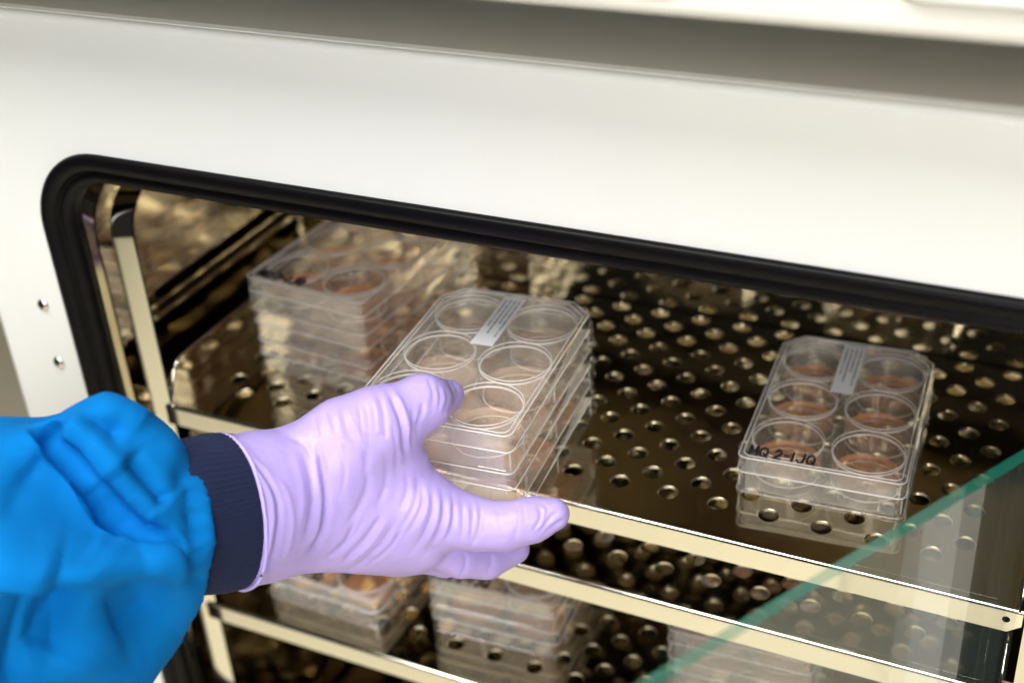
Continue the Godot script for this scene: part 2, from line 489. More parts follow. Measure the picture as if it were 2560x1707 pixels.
var SLEEVE := [
	["s", Vector3(-112.8, 83.4, 155.0), 24.0, Vector3(-137.2, 97.6, 172.4), 36.0],
	["s", Vector3(-109.0, 64.8, 165.6), 24.0, Vector3(-133.1, 62.6, 188.7), 40.0],
	["s", Vector3(-109.7, 75.3, 161.5), 26.0, Vector3(-133.3, 78.6, 183.3), 49.0],
	["s", Vector3(-137.1, 74.9, 179.9), 51.0, Vector3(-162.4, 77.6, 217.4), 63.0],
	["s", Vector3(-162.4, 77.6, 217.4), 63.0, Vector3(-179.6, 84.0, 250.9), 70.0],
	["s", Vector3(-140.0, 131.0, 196.0), 12.0, Vector3(-127.2, 132.6, 177.8), 12.0],
	["s", Vector3(-127.0, 131.3, 178.5), 14.0, Vector3(-113.1, 116.8, 170.6), 12.0],
	["s", Vector3(-113.1, 116.8, 170.6), 12.0, Vector3(-103.8, 98.9, 172.7), 11.0],
	["s", Vector3(-117.6, 121.8, 188.0), 13.0, Vector3(-96.5, 91.5, 181.8), 10.0],
	["s", Vector3(-103.8, 98.9, 172.7), 11.0, Vector3(-101.3, 86.5, 177.1), 11.0],
	["s", Vector3(-101.3, 86.5, 177.1), 11.0, Vector3(-105.5, 71.8, 181.4), 12.0],
	["s", Vector3(-106.7, 70.6, 180.2), 12.0, Vector3(-120.5, 48.6, 197.0), 22.0],
	["s", Vector3(-120.5, 48.6, 197.0), 22.0, Vector3(-127.6, 39.1, 220.2), 28.0],
	["s", Vector3(-98.8, 81.6, 187.1), 9.0, Vector3(-109.9, 98.2, 221.0), 18.0],
	["s", Vector3(-109.9, 98.2, 221.0), 18.0, Vector3(-130.2, 108.9, 240.0), 22.0],
]
var SLEEVE_RIDGES := [
	["r", Vector3(-89.4, 82.7, 182.9), 5.0, Vector3(-94.7, 92.9, 208.5), 9.0],
	["r", Vector3(-94.7, 92.9, 208.5), 9.0, Vector3(-102.0, 103.6, 230.6), 10.0],
	["r", Vector3(-102.0, 103.6, 230.6), 10.0, Vector3(-117.3, 114.6, 245.5), 10.0],
]
var SLEEVE_GROOVES := [
	[1, Vector3(-143.3, 141.7, 194.8), 1.8, Vector3(-141.7, 141.7, 195.2), 1.8],
	[1, Vector3(-141.7, 141.7, 195.2), 1.8, Vector3(-139.8, 141.5, 195.5), 2.0],
	[1, Vector3(-139.8, 141.5, 195.5), 2.0, Vector3(-137.7, 141.1, 195.6), 2.1],
	[1, Vector3(-137.7, 141.1, 195.6), 2.1, Vector3(-135.7, 140.5, 195.7), 2.2],
	[1, Vector3(-135.7, 140.5, 195.7), 2.2, Vector3(-133.8, 139.7, 195.6), 2.4],
	[1, Vector3(-133.8, 139.7, 195.6), 2.4, Vector3(-132.1, 138.8, 195.5), 2.5],
	[1, Vector3(-132.1, 138.8, 195.5), 2.5, Vector3(-130.5, 137.9, 195.4), 2.6],
	[1, Vector3(-130.5, 137.9, 195.4), 2.6, Vector3(-129.0, 136.8, 195.3), 2.7],
	[1, Vector3(-129.0, 136.8, 195.3), 2.7, Vector3(-127.5, 135.7, 195.2), 2.8],
	[1, Vector3(-127.5, 135.7, 195.2), 2.8, Vector3(-125.8, 134.7, 195.2), 2.9],
	[1, Vector3(-125.8, 134.7, 195.2), 2.9, Vector3(-123.9, 133.5, 195.5), 2.9],
	[1, Vector3(-123.9, 133.5, 195.5), 2.9, Vector3(-121.8, 132.3, 195.9), 3.0],
	[1, Vector3(-121.8, 132.3, 195.9), 3.0, Vector3(-119.5, 130.9, 196.5), 3.1],
	[1, Vector3(-119.5, 130.9, 196.5), 3.1, Vector3(-117.1, 129.1, 197.2), 3.1],
	[1, Vector3(-117.1, 129.1, 197.2), 3.1, Vector3(-114.9, 127.1, 197.7), 3.2],
	[1, Vector3(-114.9, 127.1, 197.7), 3.2, Vector3(-112.8, 124.8, 198.1), 3.2],
	[1, Vector3(-112.8, 124.8, 198.1), 3.2, Vector3(-111.2, 122.3, 198.1), 3.2],
	[1, Vector3(-111.2, 122.3, 198.1), 3.2, Vector3(-109.8, 119.9, 198.0), 3.2],
	[1, Vector3(-109.8, 119.9, 198.0), 3.2, Vector3(-108.4, 117.8, 197.8), 3.2],
	[1, Vector3(-108.4, 117.8, 197.8), 3.2, Vector3(-107.2, 115.8, 197.6), 3.2],
	[1, Vector3(-107.2, 115.8, 197.6), 3.2, Vector3(-106.0, 113.9, 197.3), 3.2],
	[1, Vector3(-106.0, 113.9, 197.3), 3.2, Vector3(-104.8, 112.2, 197.1), 3.1],
	[1, Vector3(-104.8, 112.2, 197.1), 3.1, Vector3(-103.5, 110.5, 196.8), 3.1],
	[1, Vector3(-103.5, 110.5, 196.8), 3.1, Vector3(-102.3, 108.9, 196.5), 3.0],
	[1, Vector3(-102.3, 108.9, 196.5), 3.0, Vector3(-101.0, 107.3, 196.1), 2.9],
	[1, Vector3(-101.0, 107.3, 196.1), 2.9, Vector3(-99.8, 105.8, 195.7), 2.9],
	[1, Vector3(-99.8, 105.8, 195.7), 2.9, Vector3(-98.5, 104.3, 195.2), 2.8],
	[1, Vector3(-98.5, 104.3, 195.2), 2.8, Vector3(-97.3, 102.9, 194.7), 2.7],
	[1, Vector3(-97.3, 102.9, 194.7), 2.7, Vector3(-96.2, 101.5, 194.2), 2.6],
	[1, Vector3(-96.2, 101.5, 194.2), 2.6, Vector3(-95.1, 100.0, 193.7), 2.5],
	[1, Vector3(-95.1, 100.0, 193.7), 2.5, Vector3(-93.9, 98.5, 193.2), 2.3],
	[1, Vector3(-93.9, 98.5, 193.2), 2.3, Vector3(-92.7, 96.9, 192.8), 2.1],
	[1, Vector3(-92.7, 96.9, 192.8), 2.1, Vector3(-91.4, 95.4, 192.4), 1.8],
	[1, Vector3(-91.4, 95.4, 192.4), 1.8, Vector3(-90.2, 94.1, 192.1), 1.6],
	[1, Vector3(-90.2, 94.1, 192.1), 1.6, Vector3(-89.2, 92.9, 191.8), 1.4],
	[1, Vector3(-89.2, 92.9, 191.8), 1.4, Vector3(-88.5, 92.0, 191.5), 1.2],
	[1, Vector3(-139.1, 137.8, 192.8), 2.2, Vector3(-137.2, 137.0, 192.7), 2.4],
	[1, Vector3(-137.2, 137.0, 192.7), 2.4, Vector3(-135.5, 136.0, 192.6), 2.5],
	[1, Vector3(-135.5, 136.0, 192.6), 2.5, Vector3(-133.9, 135.1, 192.5), 2.6],
	[1, Vector3(-133.9, 135.1, 192.5), 2.6, Vector3(-132.4, 134.0, 192.4), 2.7],
	[1, Vector3(-132.4, 134.0, 192.4), 2.7, Vector3(-130.9, 132.9, 192.3), 2.8],
	[1, Vector3(-130.9, 132.9, 192.3), 2.8, Vector3(-129.1, 131.8, 192.3), 2.9],
	[1, Vector3(-129.1, 131.8, 192.3), 2.9, Vector3(-127.2, 130.7, 192.6), 2.9],
	[1, Vector3(-127.2, 130.7, 192.6), 2.9, Vector3(-125.1, 129.4, 193.0), 3.0],
	[1, Vector3(-125.1, 129.4, 193.0), 3.0, Vector3(-122.8, 128.0, 193.6), 3.1],
	[1, Vector3(-122.8, 128.0, 193.6), 3.1, Vector3(-120.4, 126.2, 194.3), 3.1],
	[1, Vector3(-120.4, 126.2, 194.3), 3.1, Vector3(-118.1, 124.1, 194.8), 3.2],
	[1, Vector3(-118.1, 124.1, 194.8), 3.2, Vector3(-116.1, 121.8, 195.2), 3.2],
	[1, Vector3(-116.1, 121.8, 195.2), 3.2, Vector3(-114.4, 119.3, 195.2), 3.2],
	[1, Vector3(-114.4, 119.3, 195.2), 3.2, Vector3(-113.0, 117.0, 195.1), 3.2],
	[1, Vector3(-113.0, 117.0, 195.1), 3.2, Vector3(-111.6, 114.8, 194.9), 3.2],
	[1, Vector3(-111.6, 114.8, 194.9), 3.2, Vector3(-110.3, 112.9, 194.7), 3.2],
	[1, Vector3(-110.3, 112.9, 194.7), 3.2, Vector3(-109.2, 110.9, 194.4), 3.2],
	[1, Vector3(-109.2, 110.9, 194.4), 3.2, Vector3(-107.9, 109.1, 194.2), 3.1],
	[1, Vector3(-107.9, 109.1, 194.2), 3.1, Vector3(-106.7, 107.4, 193.9), 3.1],
	[1, Vector3(-106.7, 107.4, 193.9), 3.1, Vector3(-105.4, 105.8, 193.6), 3.0],
	[1, Vector3(-105.4, 105.8, 193.6), 3.0, Vector3(-104.1, 104.2, 193.2), 2.9],
	[1, Vector3(-104.1, 104.2, 193.2), 2.9, Vector3(-102.8, 102.7, 192.8), 2.9],
	[1, Vector3(-102.8, 102.7, 192.8), 2.9, Vector3(-101.6, 101.3, 192.3), 2.8],
	[1, Vector3(-101.6, 101.3, 192.3), 2.8, Vector3(-100.4, 99.8, 191.8), 2.7],
]
var SLEEVE_FOLDS := [
	[4.00, -3.00, [Vector3(-159.1, 133.4, 184.3), Vector3(-130.3, 140.2, 197.0), Vector3(-120.1, 133.7, 197.3), Vector3(-108.2, 121.4, 199.4), Vector3(-100.7, 110.4, 197.9), Vector3(-93.6, 101.5, 195.1), Vector3(-85.8, 91.6, 192.0)], true],
	[16.00, -4.00, [Vector3(-149.3, 140.7, 201.2), Vector3(-132.7, 138.2, 203.8), Vector3(-124.1, 130.4, 202.9), Vector3(-110.7, 119.4, 206.2), Vector3(-100.1, 111.6, 207.7), Vector3(-92.5, 103.5, 205.5), Vector3(-85.4, 93.1, 202.1)]],
	[6.50, 8.00, [Vector3(-150.4, 140.4, 184.5), Vector3(-127.8, 142.4, 192.2), Vector3(-117.0, 136.3, 193.0), Vector3(-105.6, 123.4, 194.6), Vector3(-98.4, 112.1, 192.8), Vector3(-91.7, 102.8, 189.5), Vector3(-85.1, 91.3, 185.0)]],
	[3.00, 2.00, [Vector3(-163.2, 130.3, 178.7), Vector3(-129.5, 140.8, 195.5), Vector3(-119.1, 134.5, 196.1), Vector3(-107.3, 122.0, 197.9), Vector3(-100.0, 110.8, 196.3), Vector3(-93.0, 101.8, 193.3), Vector3(-85.6, 91.3, 189.8)]],
	[5.00, -9.00, [Vector3(-129.4, 145.3, 187.4), Vector3(-117.0, 141.6, 184.6), Vector3(-112.0, 137.2, 180.3), Vector3(-105.5, 129.7, 172.5)], true],
	[8.00, 4.00, [Vector3(-130.8, 146.4, 183.1), Vector3(-118.4, 144.4, 179.7), Vector3(-112.8, 136.7, 172.2), Vector3(-104.2, 128.1, 169.6)]],
	[5.50, -9.00, [Vector3(-107.3, 131.2, 186.7), Vector3(-100.3, 120.0, 185.8), Vector3(-93.6, 109.0, 185.4)], true],
	[6.00, 3.50, [Vector3(-106.7, 130.7, 182.9), Vector3(-99.8, 120.1, 181.5), Vector3(-93.1, 108.9, 182.4)]],
	[6.00, -4.00, [Vector3(-99.8, 122.3, 170.8), Vector3(-95.2, 112.0, 169.6), Vector3(-89.7, 103.9, 174.2), Vector3(-85.6, 95.2, 181.0), Vector3(-84.4, 88.2, 189.8)]],
	[6.00, 2.50, [Vector3(-98.7, 117.4, 166.0), Vector3(-93.4, 106.8, 165.8), Vector3(-87.8, 98.2, 171.2), Vector3(-84.4, 89.8, 177.6), Vector3(-83.6, 81.7, 185.1)]],
	[11.00, 6.00, [Vector3(-83.9, 87.4, 185.4), Vector3(-85.2, 92.6, 202.5), Vector3(-88.5, 101.5, 220.4), Vector3(-94.0, 110.1, 235.4), Vector3(-105.2, 116.0, 245.9), Vector3(-115.8, 121.5, 254.6)]],
	[18.00, -11.00, [Vector3(-85.2, 82.4, 193.1), Vector3(-86.1, 87.9, 211.3), Vector3(-90.3, 96.4, 229.0), Vector3(-100.4, 102.3, 243.5), Vector3(-108.0, 109.3, 251.3)]],
	[9.00, -10.00, [Vector3(-106.3, 111.1, 249.5), Vector3(-109.5, 97.4, 254.8), Vector3(-112.6, 72.5, 265.3)], true],
	[9.00, -10.00, [Vector3(-105.3, 104.3, 247.8), Vector3(-103.0, 90.1, 242.6), Vector3(-103.8, 80.1, 244.0), Vector3(-110.4, 65.9, 257.6)], true],
	[14.00, 5.00, [Vector3(-93.8, 99.9, 238.0), Vector3(-100.7, 75.8, 235.7), Vector3(-108.4, 53.9, 244.2)]],
	[8.00, -4.00, [Vector3(-88.7, 74.5, 197.2), Vector3(-95.2, 69.0, 213.0), Vector3(-98.6, 74.3, 228.5)], true],
	[18.00, -3.00, [Vector3(-139.4, 138.2, 219.9), Vector3(-126.6, 130.9, 215.2), Vector3(-108.3, 119.6, 215.7), Vector3(-94.7, 109.0, 212.8)]],
	[3.00, -1.60, [Vector3(-90.5, 100.4, 164.2), Vector3(-90.8, 105.2, 171.0), Vector3(-93.1, 109.6, 174.5)]],
	[3.00, -1.60, [Vector3(-87.2, 94.8, 169.0), Vector3(-87.4, 99.3, 176.6), Vector3(-88.8, 101.4, 182.6)]],
	[3.00, -1.60, [Vector3(-84.7, 89.1, 174.1), Vector3(-85.0, 92.9, 181.2), Vector3(-86.5, 93.3, 188.1)]],
	[3.00, -1.60, [Vector3(-83.5, 84.2, 179.1), Vector3(-83.8, 86.8, 185.8), Vector3(-84.6, 88.0, 192.2)]],
	[3.00, -1.80, [Vector3(-84.7, 76.1, 182.5), Vector3(-85.9, 77.4, 189.7), Vector3(-86.8, 83.2, 199.6)]],
]
var MOUTH := Vector3(-113.6, 77.5, 165.9)
var MOUTH_AXIS := Vector3(0.3472, -0.3748, -0.8596)


# ---------------------------------------------------------------- the scene
func _ready():
	materials()
	setup_view()
	surroundings()
	incubator()
	shelf_racks()
	shelves()
	plate_shapes()
	plates()
	person()


func setup_view():
	var cam := Camera3D.new()
	cam.name = "camera"
	cam.fov = 28.4842
	cam.near = 0.01
	cam.far = 20.0
	cam.transform = Transform3D(Basis(Vector3(0.90216, -0.058552, -0.427409), Vector3(-0.175546, 0.855186, -0.48769), Vector3(0.394069, 0.515004, 0.761236)), Vector3(0.227994, 0.43108, 0.501336)).orthonormalized()
	var lens := CameraAttributesPhysical.new()
	lens.frustum_focal_length = 47.3
	lens.frustum_focus_distance = 0.615
	lens.exposure_aperture = 5.4
	lens.frustum_near = 0.01
	lens.frustum_far = 20.0
	cam.attributes = lens
	cam.fov = 28.4842
	add_child(cam)
	cam.current = true
	var env := Environment.new()
	env.background_mode = Environment.BG_COLOR
	env.background_color = Color(0.14, 0.14, 0.14)
	env.background_energy_multiplier = 1.0
	env.tonemap_mode = Environment.TONE_MAPPER_LINEAR
	env.tonemap_exposure = 1.0
	env.sdfgi_enabled = true
	env.ssao_enabled = true
	env.ssil_enabled = true
	var we := WorldEnvironment.new()
	we.name = "world_environment"
	we.environment = env
	add_child(we)
	# lamps of the room: two lit ceiling panels, above and behind the photographer; the upright panel is added fill
	lamp(Vector3(-350, 1500, 750), Vector2(1.2, 0.6), 1.9, "white ceiling lamp panel above the incubator front, to the left")
	lamp(Vector3(1650, 1500, 2000), Vector2(1.8, 1.2), 3.0, "large white ceiling lamp panel out in the room to the right")
	lamp(Vector3(900, 1200, 3000), Vector2(1.4, 0.8), 1.8, "added upright white fill panel across the room, facing the incubator", true)  # added to brighten the chamber interior, no known lamp of the room


func lamp(at: Vector3, size: Vector2, energy: float, label: String, upright := false):
	var o := thing("added_fill_panel" if upright else "ceiling_lamp", label, "lamp", at, 0.0, "" if upright else "lit ceiling panels")
	if upright:
		o.rotation.x = PI / 2
	var b := MB.new()
	b.box(V(-size.x * 500, 0, -size.y * 500), V(size.x * 500, 20, size.y * 500))
	part("diffuser", b.done(), M.lamp, o)
	var f := MB.new()
	f.box(V(-size.x * 500 - 20, 20.5, -size.y * 500 - 20), V(size.x * 500 + 20, 60, size.y * 500 + 20))
	part("housing", f.done(), M.paint, o)
	var l := AreaLight3D.new()
	l.name = "lamp_light"
	l.area_size = size
	l.light_energy = energy
	l.light_color = Color(0.99, 0.99, 0.985)
	l.shadow_enabled = true
	l.area_range = 8.0
	l.position = V(0, -2, 0) * K
	l.rotation.x = -PI / 2
	o.add_child(l)


func mat(color: Color, rough: float, metal := 0.0) -> StandardMaterial3D:
	var m := StandardMaterial3D.new()
	m.albedo_color = color.linear_to_srgb()
	m.albedo_color.a = color.a
	m.roughness = rough
	m.metallic = metal
	return m

func noise_normal(freq: float, size: int, strength: float, seed_: int, octaves := 3) -> NoiseTexture2D:
	var n := FastNoiseLite.new()
	n.seed = seed_
	n.noise_type = FastNoiseLite.TYPE_SIMPLEX_SMOOTH
	n.frequency = freq
	n.fractal_octaves = octaves
	var t := NoiseTexture2D.new()
	t.width = size
	t.height = size
	t.seamless = true
	t.as_normal_map = true
	t.bump_strength = strength
	t.noise = n
	return t

func relief(m: StandardMaterial3D, tex: Texture2D, per_metre: float, amount: float, in_world := true):
	m.normal_enabled = true
	m.normal_texture = tex
	m.normal_scale = amount
	m.uv1_triplanar = true
	m.uv1_world_triplanar = in_world
	m.uv1_scale = Vector3.ONE * per_metre

func clear(color: Color, alpha: float, rough := 0.06) -> StandardMaterial3D:
	var m := mat(Color(color.r, color.g, color.b, alpha), rough)
	m.transparency = BaseMaterial3D.TRANSPARENCY_ALPHA
	m.metallic_specular = 0.6
	m.cull_mode = BaseMaterial3D.CULL_DISABLED
	return m

func materials():
	var wave := noise_normal(0.006, 512, 6.0, 3, 2)
	var fine := noise_normal(0.05, 512, 4.0, 11, 4)
	M.paint = mat(Color(0.83, 0.83, 0.80), 0.32)
	relief(M.paint, fine, 18.0, 0.05)
	M.housing = mat(Color(0.84, 0.82, 0.76), 0.4)
	relief(M.housing, fine, 18.0, 0.05)
	M.recess = mat(Color(0.50, 0.49, 0.45), 0.5)  # grey darker than the panel paint, standing in for shade under the overhang
	M.rubber = mat(Color(0.004, 0.0035, 0.004), 0.33)
	M.rubber.metallic_specular = 0.25
	relief(M.rubber, fine, 25.0, 0.12)
	M.steel = mat(Color(0.62, 0.56, 0.44), 0.06, 1.0)
	relief(M.steel, wave, 4.0, 0.13)
	M.sheet = mat(Color(0.57, 0.51, 0.38), 0.07, 1.0)
	relief(M.sheet, wave, 5.0, 0.10)
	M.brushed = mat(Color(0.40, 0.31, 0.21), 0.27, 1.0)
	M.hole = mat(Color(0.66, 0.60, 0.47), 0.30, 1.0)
	M.shade_steel = mat(Color(0.16, 0.13, 0.09), 0.30, 1.0)  # ceiling steel darkened in colour, so the shelf mirrors shade
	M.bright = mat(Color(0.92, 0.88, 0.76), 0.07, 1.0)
	M.chrome = mat(Color(0.75, 0.73, 0.68), 0.15, 1.0)
	M.display = mat(Color(0.02, 0.018, 0.022), 0.15)
	M.pane = clear(Color(0.98, 0.93, 0.86), 0.045, 0.03)
	M.wall = clear(Color(0.98, 0.94, 0.88), 0.07, 0.05)
	M.edge = clear(Color(1.0, 0.98, 0.95), 0.40, 0.06)
	M.inner_haze = clear(Color(0.98, 0.94, 0.86), 0.10, 0.10)  # pale milky tint standing in for light reflected inside the clear plastic
	M.line = clear(Color(1.0, 0.98, 0.95), 0.16, 0.06)
	M.well = clear(Color(0.9, 0.88, 0.84), 0.02, 0.03)
	M.medium = mat(Color(0.95, 0.40, 0.16, 0.42), 0.27)
	M.medium.transparency = BaseMaterial3D.TRANSPARENCY_ALPHA
	M.medium_dark = mat(Color(0.92, 0.32, 0.10, 0.46), 0.27)
	M.medium_dark.transparency = BaseMaterial3D.TRANSPARENCY_ALPHA
	M.medium_pale = mat(Color(0.96, 0.66, 0.47, 0.32), 0.27)
	M.medium_pale.transparency = BaseMaterial3D.TRANSPARENCY_ALPHA
	M.ink = mat(Color(0.012, 0.01, 0.012), 0.5)
	M.glass = clear(Color(0.6, 0.8, 0.72), 0.025, 0.02)
	M.glass_edge = clear(Color(0.01, 0.19, 0.13), 0.48, 0.12)
	M.glove = mat(Color(0.50, 0.385, 0.83), 0.42)
	relief(M.glove, fine, 26.0, 0.10)
	M.glove.subsurf_scatter_enabled = true
	M.glove.subsurf_scatter_strength = 0.12
	M.knit = mat(Color(0.005, 0.012, 0.052), 0.95)
	M.knit.rim_enabled = true
	M.knit.rim = 0.12
	M.knit.rim_tint = 0.7
	relief(M.knit, noise_normal(0.09, 256, 8.0, 5, 2), 60.0, 0.8)
	M.cloth = mat(Color(0.0, 0.165, 0.50), 0.9)
	M.cloth.metallic_specular = 0.25
	relief(M.cloth, fine, 60.0, 0.25)
	M.floor = mat(Color(0.88, 0.80, 0.58), 0.6)
	M.room = mat(Color(0.14, 0.085, 0.04), 0.8)
	M.lamp = mat(Color(0.9, 0.9, 0.9), 0.5)
	M.lamp.emission_enabled = true
	M.lamp.emission = Color(0.99, 0.99, 0.985)
	M.lamp.emission_energy_multiplier = 6.0


func surroundings():
	var b := MB.new()
	b.box(V(-2500, -1040, -1500), V(2500, -1000, 3500))
	var f := part("floor", b.done(), M.floor, self)
	tag(f, "", "", "", "structure")
	var w := MB.new()
	w.box(V(-2500, -1000, -1500), V(2500, 1600, -1460))
	var o := part("wall", w.done(), M.room, self)
	tag(o, "", "", "", "structure")


# ---------------------------------------------------------------- incubator
func stand(loop: PackedVector3Array, z: float, c: Vector2) -> PackedVector3Array:
	var out := PackedVector3Array()
	for p in loop:
		out.append(V(p.x + c.x, -p.z + c.y, z))
	return out

func extrude(b: MB, profile: Array, x0: float, x1: float, soft := true):
	# profile of (z, y) pairs from front bottom upwards / backwards
	b.next()
	for i in profile.size() - 1:
		if not soft:
			b.next()
		var p: Vector2 = profile[i]
		var q: Vector2 = profile[i + 1]
		b.quad(V(x0, p.y, p.x), V(x1, p.y, p.x), V(x1, q.y, q.x), V(x0, q.y, q.x))

func incubator():
	var inc := thing("incubator", "white steel laboratory incubator with black rubber seal round its open chamber", "incubator", V(0, 0, 0))
	# front panel with its opening
	var open_c := Vector2(-20, -52.75)
	var hx := 259.8
	var hy := 207.25
	var b := MB.new()
	b.flat()
	var outer := stand(rr(333.5, 282, [0.01, 0.01, 0.01, 0.01], 0), 25, Vector2(-17.5, -42))
	var inner := stand(rr(hx + 14, hy + 14, [44, 44, 44, 44], 0), 25, open_c)
	for i in outer.size():
		var j := (i + 1) % outer.size()
		b.quad(inner[i], outer[i], outer[j], inner[j])
	# rolled left edge and the cabinet side
	b.next()
	var prev := V(-351, 0, 25)
	for i in range(1, 9):
		var a := PI / 2 * i / 8
		var p := V(-351 - sin(a) * 6, 0, 19 + cos(a) * 6)
		b.quad(prev + V(0, -324, 0), prev + V(0, 240, 0), p + V(0, 240, 0), p + V(0, -324, 0))
		prev = p
	b.next()
	b.quad(V(-357, -324, 19), V(-357, 240, 19), V(-357, 240, -400), V(-357, -324, -400))
	b.next()
	prev = V(316, 0, 25)
	for i in range(1, 9):
		var a := PI / 2 * i / 8
		var p := V(316 + sin(a) * 6, 0, 19 + cos(a) * 6)
		b.quad(prev + V(0, 240, 0), prev + V(0, -324, 0), p + V(0, -324, 0), p + V(0, 240, 0))
		prev = p
	b.next()
	b.quad(V(322, 240, 19), V(322, -324, 19), V(322, -324, -400), V(322, 240, -400))
	part("front_panel", b.done(), M.paint, inc)
	# seal
	b = MB.new()
	var loops := []
	for q in [[18.2, 24.6], [18, 26], [17, 27.6], [14.5, 28.6], [11, 28.2], [9, 26.8], [8.2, 25.2], [7.6, 23.8], [7.0, 23.6], [6.2, 24.6], [5.2, 25.2], [3, 24.6], [1.2, 23.2], [0.2, 21], [0, 18], [0.5, 14], [6, 10]]:
		loops.append(stand(rr(hx + q[0], hy + q[0], [30 + q[0], 30 + q[0], 30 + q[0], 30 + q[0]], 0, 14), q[1], open_c))
	b.loft(loops, true)
	part("door_seal", b.done(), M.rubber, inc)
	# ledge and recess above the panel
	b = MB.new()
	var prof := []
	for i in 7:
		var a := PI / 2 * i / 6
		prof.append(Vector2(21.5 + cos(a) * 3.5, 240 + sin(a) * 3.5))
	extrude(b, prof, -351, 322)
	extrude(b, [Vector2(21.5, 243.5), Vector2(19.6, 243.5), Vector2(19.4, 242.3), Vector2(18.4, 242.3), Vector2(18.2, 243.6), Vector2(14, 243.8)], -351, 322, false)
	part("panel_edge", b.done(), M.paint, inc)
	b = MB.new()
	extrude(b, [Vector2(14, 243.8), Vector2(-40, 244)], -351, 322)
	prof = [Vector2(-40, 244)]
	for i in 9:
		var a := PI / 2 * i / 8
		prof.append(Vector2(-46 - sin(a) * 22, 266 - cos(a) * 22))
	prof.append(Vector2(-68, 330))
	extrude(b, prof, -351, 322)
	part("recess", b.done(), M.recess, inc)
	# control housing that overhangs the recess
	b = MB.new()
	prof = [Vector2(-72, 286.5), Vector2(73, 286.5)]
	for i in 7:
		var a := PI / 2 * i / 6
		prof.append(Vector2(73 + sin(a) * 5, 291.5 - cos(a) * 5))
	prof.append(Vector2(78, 450))
	extrude(b, prof, -357, 322)
	b.flat()
	b.quad(V(-357, 286.5, -72), V(-357, 286.5, 78), V(-357, 450, 78), V(-357, 450, -72))
	part("control_housing", b.done(), M.housing, inc)
	b = MB.new()
	b.loft([stand(rr(75, 40, [3, 3, 3, 3], 0), 78.2, Vector2(4, 334)), stand(rr(75, 40, [3, 3, 3, 3], 0), 79.0, Vector2(4, 334)), stand(rr(74, 39, [3, 3, 3, 3], 0), 79.4, Vector2(4, 334))])
	b.flat()
	var face := stand(rr(74, 39, [3, 3, 3, 3], 0), 79.4, Vector2(4, 334))
	for i in range(1, face.size() - 1):
		b.tri(face[0], face[i], face[i + 1])
	part("display", b.done(), M.display, inc)
	b = MB.new()
	b.loft([stand(rr(84, 60, [8, 8, 8, 8], 0), 78.0, Vector2(236, 359)), stand(rr(84, 60, [8, 8, 8, 8], 0), 80.5, Vector2(236, 359)), stand(rr(82.5, 58.5, [7, 7, 7, 7], 0), 82, Vector2(236, 359))], true)
	b.flat()
	face = stand(rr(82.5, 58.5, [7, 7, 7, 7], 0), 82, Vector2(236, 359))
	for i in range(1, face.size() - 1):
		b.tri(face[0], face[i], face[i + 1])
	part("control_panel", b.done(), M.paint, inc)
	# screws
	for y in [72.2, 33.9]:
		b = MB.new()
		var rings := []
		for i in 6:
			var a := PI / 2 * i / 6
			rings.append(stand(circle(Vector3.ZERO, 3.9 * cos(a), 24), 25.2 + 2.2 * sin(a), Vector2(-315.2, y)))
		b.loft(rings, true)
		b.flat()
		var top: PackedVector3Array = rings[5]
		for i in range(1, top.size() - 1):
			b.tri(top[0], top[i], top[i + 1])
		var s := part("screw", b.done(), M.chrome, inc)
		b = MB.new()
		b.box(V(-315.2 - 1.9, y - 0.4, 26.6), V(-315.2 + 1.9, y + 0.4, 27.5))
		b.box(V(-315.2 - 0.4, y - 1.9, 26.6), V(-315.2 + 0.4, y + 1.9, 27.52))
		part("cross_slot", b.done(), M.ink, s)
	# chamber
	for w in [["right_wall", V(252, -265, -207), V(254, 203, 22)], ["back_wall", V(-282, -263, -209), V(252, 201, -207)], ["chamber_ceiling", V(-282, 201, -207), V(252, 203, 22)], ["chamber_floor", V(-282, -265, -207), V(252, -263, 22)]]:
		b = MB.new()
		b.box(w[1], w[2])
		part(w[0], b.done(), M.brushed if w[0] == "right_wall" else (M.shade_steel if w[0] == "chamber_ceiling" else M.steel), inc)
	b = MB.new()
	b.flat()
	var wx := -282.0
	b.quad(V(wx, -265, 22), V(wx, -265, -207), V(wx, 44, -207), V(wx, 44, 22))
	b.quad(V(wx, 68, 22), V(wx, 68, -207), V(wx, 203, -207), V(wx, 203, 22))
	var ro := rr(114.5, 12, [0.01, 0.01, 0.01, 0.01], 0)
	var so := rr(80, 3.6, [3.6, 3.6, 3.6, 3.6], 0)
	for i in ro.size():
		var j := (i + 1) % ro.size()
		b.quad(V(wx, 56 - ro[i].z, -92.5 + ro[i].x), V(wx, 56 - ro[j].z, -92.5 + ro[j].x), V(wx, 56 - so[j].z, -108 + so[j].x), V(wx, 56 - so[i].z, -108 + so[i].x))
	b.next()
	for i in so.size():
		var j := (i + 1) % so.size()
		b.quad(V(wx, 56 - so[i].z, -108 + so[i].x), V(wx, 56 - so[j].z, -108 + so[j].x), V(wx - 9, 56 - so[j].z, -108 + so[j].x), V(wx - 9, 56 - so[i].z, -108 + so[i].x))
	var lw := part("left_wall", b.done(), M.steel, inc)
	b = MB.new()
	b.box(V(wx - 11, -265, -207), V(wx - 9, 203, 22))
	part("slot_shade", b.done(), M.rubber, lw)  # near-black sheet standing in for the shade inside the slot
	# inner glass door, swung open on the right
	var gd := Node3D.new()
	gd.name = "glass_door"
	inc.add_child(gd, true)
	gd.position = V(214.5, 0, 25) * K
	gd.rotation.y = PI + atan2(0.875, 0.485)
	b = MB.new()
	b.flat()
